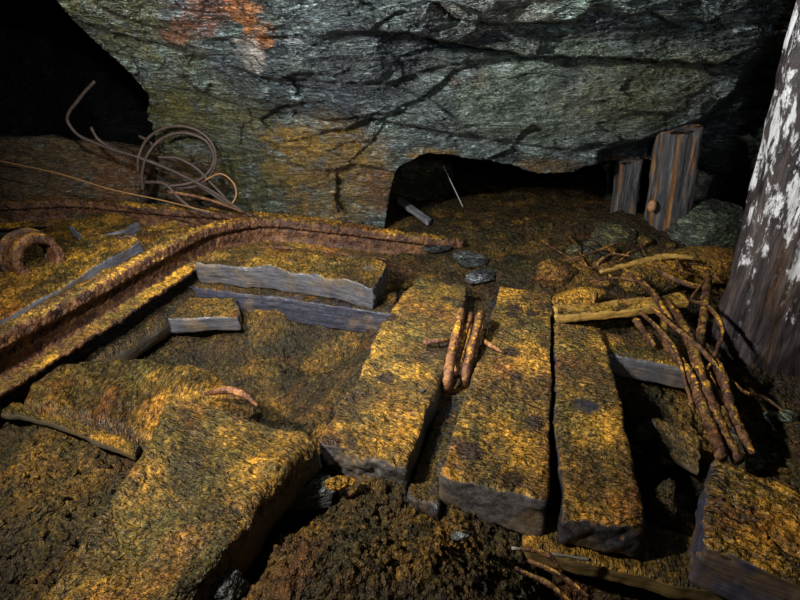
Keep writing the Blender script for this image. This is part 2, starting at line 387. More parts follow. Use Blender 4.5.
def stone(name, loc, size, mat, seed=0, sub=5, rotz=0, tilt=0, ang=1.0, parent=None):
    v, f = ICO[sub]; v = v.copy(); rs = np.random.RandomState(seed)
    for _ in range(int(9 * ang)):                         # facet by cutting with planes
        d = rs.normal(size=3); d /= np.linalg.norm(d); c = rs.uniform(.55, .85); s = v @ d
        v = v - np.maximum(0, s - c)[:, None] * d * .92
    v = v * (1 + .05 * fbm(v, 2.5, 4, .6, seed))[:, None] + .012 * fbm(v, 9, 3, .6, seed)[:, None] * v
    v = v * np.array(size)
    R = np.array(Matrix.Rotation(rotz, 3, 'Z') @ Matrix.Rotation(tilt, 3, 'X')); v = v @ R.T
    return mesh_obj(name, v + np.array(loc), f, mat, parent, v + seed)

# ------------------------------------------------------------------ floor
def bumps(x, y, L):
    h = np.zeros_like(x)
    for (px, py, a, sx, sy) in L:
        c = P(px, py, 0); h += a * np.exp(-((x - c[0]) / sx) ** 2 - ((y - c[1]) / sy) ** 2)
    return h
FL = [  # px, py, height, spread x, spread y
    (370, 600, .12, .30, .18), (300, 500, -.05, .12, .10), (755, 395, -.12, .3, .22), (30, 520, .07, .34, .30), (-60, 420, .05, .4, .4),
    (260, 375, -.17, .30, .30), (195, 345, -.15, .25, .25), (320, 332, -.20, .24, .16),
    (650, 450, -.30, .22, .32), (610, 570, -.20, .22, .14), (735, 600, -.15, .2, .2), (225, 560, -.10, .10, .14), (430, 450, -.05, .05, .4),
    (664, 505, .24, .055, .07),
    (600, 275, .08, .5, .3), (660, 300, .05, .3, .3), (470, 262, .03, .5, .35), (360, 290, .05, .3, .3),
    (60, 240, .0, .7, .5), (760, 300, -.02, .4, .4), (780, 440, -.1, .3, .3), (560, 235, .09, .7, .4), (640, 240, .10, .4, .3), (420, 235, .04, .3, .3)]
def floor_h(x, y):
    p = np.stack([x, y, x * 0], -1)
    h = bumps(x, y, FL) - .02
    h = h - .35 * sstep(4.6, 7.5, y)
    h = h + .06 * fbm(p, 1.4, 3, .5, 2) * sstep(0, 1, 1.0)
    h = h + .028 * fbm(p, 7, 5, .62, 5) + (.007 * ridged(p, 24, 3, 7) + .009 * np.abs(fbm(p, 42, 2, .6, 9))) * (1 - .5 * sstep(2.5, 4.5, y))
    return h
rows = np.geomspace(.5, 9.2, 640); cols = np.linspace(-1.15, 1.15, 720)
Yg, Sg = np.meshgrid(rows, cols, indexing='ij'); Xg = Sg * (.55 + .95 * Yg)
Zg = floor_h(Xg, Yg)
def gz(x, y): return float(floor_h(np.array([x]), np.array([y]))[0])

# ------------------------------------------------------------------ the overhanging rock face
bx = np.array([-400, 20, 55, 90, 115, 132, 148, 152, 158, 240, 383, 388, 393, 398, 408, 430, 470, 510, 548, 575, 600, 640, 690, 740, 800, 860, 1250])
by = np.array([-80, -25, 0, 38, 58, 78, 92, 120, 232, 236, 236, 205, 180, 168, 160, 153, 158, 165, 175, 170, 163, 157, 165, 175, 185, 190, 190])
ledges = [ # polyline, protrusion, fade below (px), fade above
    ([(440, 0), (457, 18), (500, 22), (575, 20), (592, 6)], .26, 26, 70),
    ([(590, 24), (625, 16), (650, 9), (668, 19), (705, 20), (775, -3)], .24, 22, 60),
    ([(395, 30), (470, 44), (530, 54), (640, 57), (720, 63), (757, 46)], .34, 30, 60),
    ([(255, 35), (320, 33), (372, 28), (396, 10)], .07, 16, 40),
    ([(262, 75), (330, 80), (385, 82), (440, 64), (480, 58), (530, 54)], .08, 16, 45),
    ([(330, 118), (385, 112), (425, 95), (455, 68), (490, 58)], .08, 18, 45),
    ([(345, 128), (370, 116), (430, 128), (500, 138), (560, 148), (640, 138), (700, 118)], .14, 16, 50),
    ([(60, 8), (100, 28), (150, 40), (205, 55), (262, 76), (330, 90)], .09, 26, 50),
    ([(160, 62), (205, 92), (240, 105), (300, 112), (345, 120)], .07, 20, 40),
    ([(350, 160), (372, 140), (384, 120)], .05, 14, 30),
    ([(560, 45), (600, 40), (650, 32), (720, 36)], .05, 8, 30),
    ([(480, 32), (560, 36), (640, 33)], .05, 8, 26),
]
def rock_depth(px, py):
    b = np.interp(px, bx, by)
    base = np.interp(py, [-260, -120, 0, 60, 130, 170, 236], [1.2, 1.9, 2.55, 2.95, 3.40, 3.62, 3.85])
    # the left part of the face stands further back near its foot, right flank recedes
    base = base + .25 * sstep(420, 150, px) * sstep(-50, 60, py)
    edge = np.interp(py, [0, 50, 62, 90, 130, 150], [770, 765, 750, 738, 690, 600])
    base = base + .55 * sstep(-5, 14, px - edge) * sstep(30, 60, py)
    d = 0
    for pl, a, fb, fa in ledges:
        pl = np.array(pl, float); y0 = np.interp(px, pl[:, 0], pl[:, 1])
        wob = 2.5 * perlin(np.stack([px * .06, px * 0 + a * 50, px * 0], -1))
        inside = sstep(pl[0, 0] - 25, pl[0, 0] + 5, px) * sstep(pl[-1, 0] + 25, pl[-1, 0] - 5, px)
        s = py - y0 - wob
        below = sstep(0, 2.5, s) * np.exp(-np.maximum(s, 0) / fb); above = (s < 1.5) * np.exp(np.minimum(s, 0) / fa)
        d = d + a * inside * (below * .6 - above * .4)
    # broken facets, long in the bedding direction, each tilted its own way
    wx = px + 16 * perlin(np.stack([px * .02, py * .03, px * 0 + 4], -1)); wy = py + 9 * perlin(np.stack([px * .015, py * .04, px * 0 + 8], -1))
    sl = .22 * sstep(380, 120, px) - .05 * sstep(400, 700, px)
    wy = wy - sl * (px - 250)
    for (cw, ch, amp, sd_) in ((120, 42, .09, 1), (48, 15, .045, 2), (20, 7, .022, 3), (9, 4, .009, 4)):
        gx, gy = wx / cw, wy / ch; ix, iy = np.floor(gx), np.floor(gy); best = np.full(px.shape, 1e9); val = np.zeros(px.shape)
        for ddx in (-1, 0, 1):
            for ddy in (-1, 0, 1):
                cx, cy = ix + ddx, iy + ddy; hsh = _perm[(_perm[(cx.astype(int) + 7 * sd_) & 255] + cy.astype(int)) & 255]; g3 = _g[hsh]; g4 = _g[(hsh + 91) & 255]
                fx, fy = cx + .5 + .45 * g3[..., 0], cy + .5 + .45 * g3[..., 1]; dd = (gx - fx) ** 2 + (gy - fy) ** 2
                v = g4[..., 0] * .7 + (gx - fx) * g4[..., 1] * .9 + (gy - fy) * (g4[..., 2] * .9 + .35)
                mk = dd < best; val = np.where(mk, v, val); best = np.where(mk, dd, best)
        d = d + amp * val
    q = np.stack([px * .012, wy * .03, px * 0], -1)
    d = d + .05 * fbm(q, 1.0, 4, .5, 3)
    return base + d
pxs = np.concatenate([np.linspace(-400, -40, 30), np.linspace(-36, 130, 90), np.linspace(131, 165, 40), np.linspace(167, 378, 125), np.linspace(380, 410, 30), np.linspace(412, 840, 240), np.linspace(850, 1250, 30)])
BOT = np.interp(pxs, bx, by)
BOT = BOT + (3.0 * perlin(np.stack([pxs * .05, pxs * 0, pxs * 0 + 9], -1)) + 1.6 * perlin(np.stack([pxs * .17, pxs * 0, pxs * 0 + 2], -1)))
nt = 280; rowpy = np.concatenate([np.linspace(-140, -6, 40), np.linspace(-4, 238, nt - 40)])
PX = np.repeat(pxs[:, None], nt, 1); PY = np.repeat(rowpy[None], len(pxs), 0); EX = np.maximum(0, PY - BOT[:, None]); PYc = np.minimum(PY, BOT[:, None])
front = D(PX, PYc, rock_depth(PX, PYc))
sidew = np.exp(-((PX - 150) / 7) ** 2) * sstep(95, 115, PY)
front[..., 0] += sidew * (.06 * perlin(np.stack([PY * .045, PY * 0, PY * 0 + 5.5], -1)) + .04 * perlin(np.stack([PY * .15, PY * 0, PY * 0 + 1.5], -1)))
# below the lip the surface turns back into the hill
front[..., 1] += EX * .010; front[..., 2] += .0006 * EX
ex = EX > 0
front += (ex * .05 * fbm(front, 3.5, 4, .55, 12))[..., None] * np.array([.3, 1, .6]) * sstep(0, 12, EX)[..., None]
nb = 26; bk = []
lip = front[:, -1].copy(); e0 = EX[:, -1] * .010
for j in range(1, nb + 1):
    f = j / nb; dy = 3.6 * f ** 1.3
    q = lip.copy(); q[:, 1] += dy; q[:, 2] += .4 * f * (lip[:, 2] > .15)
    q = q + (.08 * fbm(q, 2.0, 3, .5, 8))[:, None] * np.array([.8, 0, 1]) * min(1, f * 6)
    q[:, 0] *= 1.0 + .12 * f
    bk.append(q)
topv = front[:, 0]; nu = 16; up_ = []
for j in range(nu, 0, -1):
    f = j / nu; q = np.stack([topv[:, 0] * (1 + .25 * f), topv[:, 1] - f * (topv[:, 1] + 1.4), topv[:, 2] + .35 * math.sin(f * math.pi / 2) + 0 * topv[:, 2]], -1)
    q[:, 2] += .09 * fbm(q, 1.6, 4, .5) * f; up_.append(q)
allv = np.concatenate([np.stack(up_, 1), front, np.stack(bk, 1)], 1)
Wp = lambda px, py: D(px, py, float(rock_depth(np.array([px * 1.0]), np.array([py * 1.0]))[0]))
OC = (.36, .205, .028); OL = (.145, .13, .03); RU = (.30, .085, .02); DO = (.12, .06, .015)
stains_and_shade = [
    (Wp(360, 60), .62, (.020, .027, .040), .85, (.7, .3, 1.3), .6), (Wp(270, 110), .30, (.02, .026, .034), .7, (.8, .3, 1.6), .6), (Wp(470, 40), .34, (.02, .026, .036), .85, (.6, .3, 2.6), .5), (Wp(640, 46), .42, (.016, .018, .026), .95, (.55, .3, 4.2), .4), (Wp(345, 140), .24, (.02, .026, .034), .8, (1, .3, 1.6), .6),  # dark slate; the long patch between the right ledges also paints in their shade
    (Wp(215, 160), .80, OL, .9, (1, .5, 1), .5), (Wp(330, 180), .55, OC, .85, (1, .5, 1), .5), (Wp(190, 190), .45, DO, .9, (1, .5, 1), .5), (Wp(378, 192), .22, (.20, .075, .018), .8, (1.6, .5, .8), .5),
    (Wp(300, 145), .26, OC, .75, (1, .5, 1.6), .5), (Wp(115, 15), .45, OL, .8, (1, .5, 1), .5), (Wp(160, 110), .25, OL, .7, (1, .5, 1), .5),
    (Wp(224, -2), 0.128, (.30, .11, .055), 0.760, (1, .4, 1), .5), (Wp(208, 8), 0.120, (.30, .11, .055), 0.760, (1, .4, 1), .5), (Wp(196, 18), 0.112, (.30, .11, .055), 0.760, (1, .4, 1), .5), (Wp(184, 28), 0.096, (.30, .11, .055), 0.760, (1, .4, 1), .5), (Wp(174, 38), 0.072, (.30, .11, .055), 0.760, (1, .4, 1), .5), (Wp(240, 2), 0.096, (.48, .16, .025), 0.760, (1, .4, 1), .5), (Wp(246, 14), 0.088, (.48, .16, .025), 0.760, (1, .4, 1), .5), (Wp(252, 26), 0.088, (.48, .16, .025), 0.760, (1, .4, 1), .5), (Wp(258, 38), 0.080, (.48, .16, .025), 0.760, (1, .4, 1), .5), (Wp(268, 26), 0.056, (.48, .16, .025), 0.760, (1, .4, 1), .5),
    (Wp(250, 55), .11, (.62, .55, .48), .9, (1.2, .4, 1), .4), (Wp(430, 154), .16, OC, .95, (.8, .4, 3), .5), (Wp(540, 168), .26, (.19, .10, .02), .9, (.8, .4, 3.2), .5), (Wp(620, 160), .18, (.3, .14, .02), .9, (.7, .4, 4), .5),
    (Wp(480, 80), .09, (.16, .03, .02), .9, (1.5, .4, 1.5), .4), (Wp(455, 82), .06, (.16, .03, .02), .9, (1.5, .4, 1), .4),
    (Wp(560, 100), .75, (.24, .29, .22), .8, (.7, .4, 1.5), .6), (Wp(640, 95), .4, (.17, .15, .04), .55, (.8, .4, 1.3), .6), (Wp(500, 6), .28, (.22, .23, .19), .8, (.8, .4, 1.6), .4)]
M['rock'] = rock_mat('schist_rock', (.15, .18, .205), (-.05, .07, 0), 1.2, stains_and_shade, gloss=.26)
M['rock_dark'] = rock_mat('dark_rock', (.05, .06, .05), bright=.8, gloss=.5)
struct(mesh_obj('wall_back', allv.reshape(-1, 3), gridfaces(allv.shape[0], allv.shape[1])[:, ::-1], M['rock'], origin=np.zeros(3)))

def rock_sheet(name, fn, n, m, mat):
    a, b = np.meshgrid(np.linspace(0, 1, n), np.linspace(0, 1, m), indexing='ij'); v = fn(a, b)
    v = v + .14 * fbm(v, 1.1, 4, .5, 6)[..., None] * np.array([.8, .8, .5]) + (.05 * ridged(v * np.array([1, 1, 3]), 2.2, 3, 3))[..., None] * np.array([.7, -.7, 0])
    return struct(mesh_obj(name, v.reshape(-1, 3), gridfaces(n, m), mat, origin=np.zeros(3)))
st = lambda *q: np.stack(np.broadcast_arrays(*q), -1)
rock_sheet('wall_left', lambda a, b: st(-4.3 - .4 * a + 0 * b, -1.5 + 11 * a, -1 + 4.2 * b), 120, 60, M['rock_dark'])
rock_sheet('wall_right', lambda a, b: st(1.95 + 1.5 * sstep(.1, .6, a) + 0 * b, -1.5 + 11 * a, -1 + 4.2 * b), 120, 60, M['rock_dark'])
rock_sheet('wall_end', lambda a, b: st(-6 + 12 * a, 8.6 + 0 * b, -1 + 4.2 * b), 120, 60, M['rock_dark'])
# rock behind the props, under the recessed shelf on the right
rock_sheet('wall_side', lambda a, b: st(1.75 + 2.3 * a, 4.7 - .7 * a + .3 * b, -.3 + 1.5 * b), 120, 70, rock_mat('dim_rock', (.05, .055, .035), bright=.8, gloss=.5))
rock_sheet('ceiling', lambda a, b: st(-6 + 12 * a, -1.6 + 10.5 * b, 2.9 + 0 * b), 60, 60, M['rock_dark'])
# broken roof remnant seen inside the low opening
stone('tunnel_rock', D(418, 186, 5.2), (.40, .35, .42), M['stone_brown'], 41, 5, .3)
tag(bpy.data.objects['tunnel_rock'], 'dim lumpy boulder at the left inside the low dark opening', 'rock')

# ------------------------------------------------------------------ planks and sleepers in the middle
def item(o, label, cat='plank', group=None): return tag(o, label, cat, group)
item(plank('sleeper', [(318, 441, .12), (350, 385, .12), (396, 305, .12), (417, 276, .12)], [(409, 468, .12), (432, 400, .12), (462, 318, .12), (467, 284, .12)], .13, M['crust_spot'], seed=1, lump=.02, edge=.014, warp=.012, rad=.018, res=.006), 'mud-crusted sleeper with dark round spots, left of the rusted chain links', 'sleeper', 'lengthwise sleepers')
item(plank('sleeper', [(440, 476, .12), (463, 405, .12), (490, 320, .12), (499, 286, .12)], [(548, 503, .12), (551, 420, .12), (552, 330, .12), (552, 291, .12)], .13, M['crust_spot'], seed=2, edge=.006, rip=.0045, rad=.012, res=.006), 'widest ochre-crusted sleeper, right of the rusted chain links', 'sleeper', 'lengthwise sleepers')
item(plank('sleeper', [(563, 518, .11), (556, 420, .11), (554, 322, .11)], [(645, 528, .11), (625, 420, .11), (604, 327, .11)], .11, M['crust_gold'], seed=3, edge=.008, rip=.004, rad=.02, res=.006), 'narrow ochre-crusted sleeper with a dark knot hole, nearest the pit', 'sleeper', 'lengthwise sleepers')
item(plank('sunken_plank', [(407, 498, .04), (445, 372, .04), (462, 300, .04)], [(440, 508, .04), (478, 372, .04), (498, 300, .04)], .08, M['blue_wood'], seed=4, res=.008), 'dark sunken plank in the gap between the two spotted sleepers')
item(plank('cross_timber', [(600, 331, .07), (686, 344, .07)], [(606, 354, .07), (694, 372, .07)], .09, M['grey_wood'], seed=5, res=.007, rad=.012), 'short cross timber with a grey sawn face, in front of the tangled roots', 'timber')
item(plank('end_timber', [(712, 461, .16), (850, 512, .16)], [(701, 546, .16), (850, 606, .16)], .13, M['crust_orange'], seed=6, res=.006, rip=.011, rad=.014, edge=.008, freq=(12, 52)), 'orange ridged timber with a dark blue face at the lower right corner', 'timber')
item(plank('bearer_board', [(520, 500, .0), (640, 520, -.02), (760, 560, -.02)], [(528, 548, .0), (640, 576, -.02), (760, 600, -.02)], .06, M['crust_bearer'], seed=7, res=.008, edge=.012), 'thin curved brown board lying under the narrow sleeper and end timber')
item(plank('lath', [(553, 306, .11), (620, 300, .12), (684, 293, .14)], [(556, 316, .11), (622, 312, .12), (690, 302, .14)], .035, M['lath'], seed=8, res=.007, rad=.006), 'bright yellow lath lying across behind the sleepers, below the twigs', 'lath')
item(plank('pit_slab', [(652, 415, -.02), (700, 432, .0)], [(658, 446, -.08), (702, 472, -.06)], .03, M['crust_dim'], seed=9, res=.009, warp=.004), 'thin dim slab of wood tilted over the dark pit')

# ------------------------------------------------------------------ left foreground
item(plank('muddy_baulk', [(15, 618, .16), (75, 545, .16), (128, 468, .17), (165, 388, .16)], [(185, 618, .16), (238, 545, .16), (266, 502, .17), (322, 436, .16)], .14, M['crust_olive'], seed=10, res=.006, rad=.05, edge=.012, warp=.02, lump=.02), 'broad curved baulk caked in olive and gold mud, running to the bottom edge', 'timber')
item(plank('muddy_cross_timber', [(38, 372, .12), (95, 355, .13), (185, 366, .12), (262, 396, .12)], [(20, 404, .12), (80, 420, .12), (150, 440, .12), (245, 440, .12)], .10, M['crust_olive'], seed=11, res=.007, rad=.04, edge=.02, warp=.025, lump=.03), 'lumpy mud-covered cross timber below the big rail, touching the curved baulk', 'timber')
item(plank('thin_board', [(-40, 390, .10), (60, 414, .10), (138, 443, .09)], [(-40, 404, .10), (60, 425, .10), (134, 455, .09)], .03, M['crust_olive'], seed=12, res=.008, rad=.01), 'narrow board edge half buried at the left side in the dark mud')
item(plank('rail_baulk', [(-40, 385, .07), (90, 318, .06), (190, 255, .05)], [(-40, 432, .07), (105, 357, .06), (225, 270, .05)], .12, M['crust_dim'], seed=13, res=.009, rad=.05, warp=.02), 'dark round-edged baulk lying in shadow under the big rail', 'timber')
item(plank('cut_sleeper', [(218, 250, .19), (272, 248, .19), (330, 254, .19), (388, 265, .18)], [(196, 264, .19), (252, 268, .19), (318, 277, .19), (374, 289, .18)], .115, M['grey_wood'], seed=14, res=.006, rad=.012, lump=.03, edge=.01), 'cut sleeper with pale grey sawn face, just under the bent rail', 'sleeper')
item(plank('lower_sleeper', [(190, 268, .07), (300, 280, .07), (398, 292, .07)], [(186, 287, .07), (300, 301, .07), (392, 315, .07)], .13, M['blue_wood'], seed=15, res=.008, grain=.004), 'dark wet sleeper lying directly beneath the pale cut sleeper', 'sleeper')
item(plank('timber_offcut', [(172, 299, .04), (236, 298, .04)], [(150, 320, .04), (240, 317, .04)], .075, M['grey_wood'], seed=16, res=.007, rad=.01), 'short grey timber offcut poking out from under the big rail', 'timber')
# planks stacked on the left of the rail
item(plank('sawn_plank', [(-40, 288, .22), (40, 258, .22), (92, 238, .22), (132, 236, .22)], [(-40, 340, .22), (35, 304, .22), (92, 270, .22), (142, 242, .22)], .06, M['crust_rubble'], seed=17, res=.007, rad=.01, rip=.008, lump=.02, freq=(34, 50)), 'crusted plank with a bright blue-grey sawn edge, beside the rusty wheel')
item(plank('inner_plank', [(-40, 300, .15), (60, 270, .15), (130, 232, .15), (178, 222, .15)], [(-40, 365, .205), (60, 308, .20), (130, 275, .16), (200, 232, .15)], .08, M['crust_rubble'], seed=18, res=.007, rip=.008, lump=.03), 'gold-crusted plank wedged between the sawn plank and the big rail')
item(plank('back_plank', [(70, 224, .22), (98, 213, .22), (126, 215, .22)], [(84, 240, .22), (112, 234, .22), (140, 221, .22)], .08, M['crust_rubble'], seed=19, res=.008), 'short brown plank end behind the sawn plank, in front of the far rail')
item(plank('buried_plank', [(30, 232, .12), (62, 224, .13), (88, 228, .13)], [(40, 262, .12), (70, 256, .13), (96, 240, .13)], .08, M['crust_dim'], seed=20, res=.008), 'dim brown plank stub just right of the rusty wheel')
# ------------------------------------------------------------------ rails
def rail_profile(k=1.0, fw=.078, hw=.040, H=.17):
    return [(-fw*k, 0), (fw*k, 0), (fw*k, .014*k), (.02*k, .032*k), (.011*k, .05*k), (.011*k, (H-.06)*k), (hw*k, (H-.045)*k), (hw*k, (H-.008)*k), ((hw-.01)*k, H*k), (-(hw-.01)*k, H*k), (-hw*k, (H-.008)*k), (-hw*k, (H-.045)*k), (-.011*k, (H-.06)*k), (-.011*k, .05*k), (-.02*k, .032*k), (-fw*k, .014*k)]
def track(pl): return np.array([P(a, b, c) - np.array([0, 0, d]) for a, b, c, d in pl])
big = track([(-60, 368, .31, .17), (0, 336, .31, .17), (92, 288, .31, .17), (154, 254, .31, .17), (212, 227, .30, .17), (262, 219, .27, .17), (330, 225, .21, .17), (400, 234, .14, .17), (458, 240.5, .08, .17)])
r0 = thing('bent_rail', big[1], 'big rusted rail, bent, sweeping from the left edge to the middle of the photo', 'rail', 'rails')
sweep('rail_bar', big, rail_profile(), M['rust'], r0, roll=[.12, .12, .1, .0, 0, 0], seed=2, crust=.012)
far = track([(-80, 203, .24, .17), (0, 203, .24, .17), (70, 200, .23, .17), (150, 207, .19, .17), (250, 214, .14, .17), (330, 222, .10, .17), (392, 233, .05, .17)])
r1 = thing('rail', far[1], 'far crusted rail, half buried, lying behind the rusty wheel and planks', 'rail', 'rails')
sweep('rail_bar', far, rail_profile(), M['rust'], r1, seed=5, crust=.012)

# ------------------------------------------------------------------ wheel
def ring(name, ctr, axis, ro, ri, wd, mat, parent, seg=72, seed=0):
    axis = np.array(axis, float); axis /= np.linalg.norm(axis); a = np.cross(axis, [0, 0, 1.]); a /= np.linalg.norm(a); b = np.cross(a, axis)
    sec = [(ri, 0), (ro - .008, 0), (ro, .008), (ro, wd - .008), (ro - .008, wd), (ri, wd)]; d = []
    for i in range(len(sec)):
        p, q = np.array(sec[i]), np.array(sec[(i+1) % len(sec)]); k = max(1, int(np.linalg.norm(q - p) / .012)); d += [p + (q - p) * j / k for j in range(k)]
    d = np.array(d); m = len(d); ph = np.linspace(0, 2 * np.pi, seg, endpoint=False)
    v = np.array(ctr) + (np.cos(ph)[:, None, None] * a + np.sin(ph)[:, None, None] * b) * d[None, :, 0:1] + axis * d[None, :, 1:2]
    v = v + .006 * fbm(v, 22, 4, .6, seed)[..., None]
    f = [(i*m + j, i*m + (j+1) % m, ((i+1) % seg)*m + (j+1) % m, ((i+1) % seg)*m + j) for i in range(seg) for j in range(m)]
    return mesh_obj(name, v.reshape(-1, 3), f, mat, parent)
wc = P(40, 258, .28); wax = np.array([.80, -.55, .12]); wax /= np.linalg.norm(wax)
wh = thing('cart_wheel', wc, 'rust-brown flanged cart wheel half sunk in the mud at the left', 'wheel')
ring('rim', wc - wax * .12, wax, .118, .075, .12, M['rust'], wh, seed=1)
ring('flange', wc - wax * .15, wax, .138, .075, .03, M['rust'], wh, seed=2)

# ------------------------------------------------------------------ chain links between the sleepers
def link(px0, py0, px1, py1, z0, z1, wid, r, label):
    a = P(px0, py0, z0); b = P(px1, py1, z1); ax = b - a; L = np.linalg.norm(ax); ax /= L
    sd = np.cross(ax, [1, 0, 0]); sd /= np.linalg.norm(sd); pts = []
    hw = wid / 2
    for t in np.linspace(-math.pi/2, math.pi/2, 9): pts.append(b - ax * hw + ax * hw * math.cos(t) + sd * hw * math.sin(t))
    for t in np.linspace(math.pi/2, 3*math.pi/2, 9): pts.append(a + ax * hw + ax * hw * math.cos(t) + sd * hw * math.sin(t))
    pts.append(pts[0]); o = tube('chain_link', pts, r, M['rust_bright'], closed=True, sides=12, rough=.16, res=.007)
    return tag(o, label, 'chain link', 'rusted chain links')
link(447, 386, 461, 316, .08, .16, .10, .019, 'leftmost and longest rusted chain link, against the left spotted sleeper')
link(456, 372, 471, 318, .07, .14, .09, .012, 'thin middle rusted chain link of the three')
link(465, 380, 481, 318, .08, .16, .10, .0175, 'right rusted chain link, against the widest sleeper')
tag(tube('iron_pin', [P(424, 343, .14), P(437, 341, .155), P(449, 340, .15)], [.012, .010, .008], M['rust_bright']), 'short rusty pin lying on the left spotted sleeper beside the links', 'pin')
tag(tube('bent_nail', [P(484, 341, .14), P(492, 346, .15), P(504, 353, .135)], [.010, .009, .006], M['rust_bright']), 'short rusty nail on the widest sleeper, right of the links', 'nail')

# ------------------------------------------------------------------ props
k = N('split_prop_wood'); co = k.coord(); cg = k.coord((8, 8, .8)); g = k.noise(cg, 6, 8, .68, .5)
c = k.ramp(g, [(.3, (.012, .012, .015)), (.5, (.065, .064, .07)), (.7, (.20, .185, .17))])
st1 = k.ramp(k.noise(k.coord((11, 11, .55)), 1.5, 4, .55, .4), [(.52, 0.), (.58, 1.)])
c = k.mix(k.mth('MULTIPLY', st1, .85), c, k.ramp(g, [(.35, (.15, .05, .01)), (.65, (.45, .22, .06))]))
M['prop'] = k.out(c, .65, k.bump(g, 1.0, .02))
def log_mat(name, white=.56, base=((.012, .010, .012), (.085, .065, .060), (.20, .155, .13)), zlo=.2, zhi=.75, wc=(.72, .72, .74)):
    k = N(name); co = k.coord(); cg = k.coord((7, 7, .9)); g = k.noise(cg, 4.0, 8, .66, .5)
    c = k.ramp(g, [(.3, base[0]), (.52, base[1]), (.72, base[2])])
    ox = k.ramp(k.noise(cg, 1.6, 4), [(.55, 0.), (.7, .5)]); c = k.mix(ox, c, (.14, .065, .028))
    s = k.n('ShaderNodeSeparateXYZ'); k.l(co, s.inputs[0]); mr = k.n('ShaderNodeMapRange'); k.l(s.outputs[2], mr.inputs[0]); mr.inputs[1].default_value = zlo; mr.inputs[2].default_value = zhi
    mr.inputs[3].default_value = -.14; mr.inputs[4].default_value = .065
    wn = k.mth('ADD', k.noise(k.coord((3.4, 3.4, 1.15), (0, .25, 0)), 5, 10, .74, .3), mr.outputs[0])
    wm = k.ramp(wn, [(white, 0.), (white + .05, 1.)])
    c = k.mix(wm, c, wc)
    b = k.bump(g, 1.0, .03); b = k.bump(wn, .35, .01, b); b = k.bump(k.noise(cg, 40, 4, .7), .5, .004, b)
    return k.out(c, k.ramp(g, [(.3, .3), (.7, .6)]), b, spec=.5)
M['log'] = log_mat('whitened_log', .575, base=((.006, .005, .007), (.045, .034, .034), (.13, .10, .085)), zlo=.15, zhi=.8)
M['prop_white'] = M['prop']
def log(name, a, b, ra, rb, mat, seed=0, parent=None, split=0, sides=96, res=.012, flat=None):
    a, b = np.array(a), np.array(b); L = np.linalg.norm(b - a); n = int(L / res); t = np.linspace(0, 1, n); c = a + (b - a) * t[:, None]
    ax = (b - a) / L; x = np.cross(ax, [0, 1, 0]); x /= np.linalg.norm(x); y = np.cross(ax, x); ph = np.linspace(0, 2*np.pi, sides, endpoint=False)
    R = (ra + (rb - ra) * t)[:, None] * np.ones((1, sides))
    lc = np.stack([np.cos(ph)[None] * R, np.sin(ph)[None] * R, t[:, None] * L + 0 * R], -1)
    R = R * (1 + .10 * fbm(lc * np.array([1, 1, .35]), 5 if not flat else 7, 4, .5, seed)) + .012 * ra / .15 * ridged(lc * np.array([9, 9, .8]), 2.2, 3, seed)
    if flat:      # split timber: squarish section
        q = (np.abs(np.cos(ph)) ** 5 + np.abs(np.sin(ph)) ** 5) ** (-.2); R = R * (q[None] * .92); 
    k = np.ones_like(R)
    if flat: 
        v = c[:, None] + (np.cos(ph)[None] * R)[..., None] * x + (np.sin(ph)[None] * R * flat)[..., None] * y
    else: v = c[:, None] + (np.cos(ph)[None] * R)[..., None] * x + (np.sin(ph)[None] * R)[..., None] * y
    # ragged ends
    v[-1] = v[-2]; v = v + (ax * .02) * (fbm(lc, 14, 3, .6, seed) * (np.abs(t - .5) * 2)[:, None] ** 12)[..., None]
    vv = v.reshape(-1, 3); f = [(i*sides + j, i*sides + (j+1) % sides, (i+1)*sides + (j+1) % sides, (i+1)*sides + j) for i in range(n-1) for j in range(sides)]
    vv = np.vstack([vv, c[0], v[-1].mean(0)]); k0 = n*sides
    f += [(k0, (j+1) % sides, j) for j in range(sides)] + [(k0+1, (n-1)*sides + j, (n-1)*sides + (j+1) % sides) for j in range(sides)]
    l2 = np.vstack([lc.reshape(-1, 3), [0, 0, 0], [0, 0, L]]) + np.array([seed, seed, 0])
    return mesh_obj(name, vv, f, mat, parent, l2)
lb = D(748, 398, 2.12); lt = D(866, -30, 2.05)
o = log('leaning_log', lb, lt, .185, .15, M['log'], seed=2)
tag(o, 'thick leaning log prop, dark and streaked with white mould, at the right edge', 'prop')
pb = D(661, 256, 3.62); pt = D(680, 126, 3.45)
pr = thing('mine_prop', pb, 'squared grey prop with orange streaks and a knot, standing under the overhang', 'prop', 'props holding the rock')
o = log('post', pb, pt, .128, .118, M['prop'], seed=5, parent=pr, flat=.8, sides=80, res=.01)
kn = D(652, 206, 3.42)
v, f = ICO[3]; mesh_obj('knot', v * np.array([.028, .03, .04]) + kn, f, simple('knot_wood', (.33, .18, .08), .7, .5, sc=60), pr)
pb2 = D(621, 228, 4.1); pt2 = D(630, 158, 4.0)
tag(log('mine_prop', pb2, pt2, .085, .08, M['prop'], seed=9, flat=.8, sides=48), 'small slim prop in the dim, left of the squared grey prop', 'prop', 'props holding the rock')
tag(log('edge_post', D(812, 500, 1.9), D(806, 385, 1.9), .06, .06, M['prop'], seed=12, flat=.7, sides=40), 'thin post edge glimpsed at the right side below the leaning log', 'post')

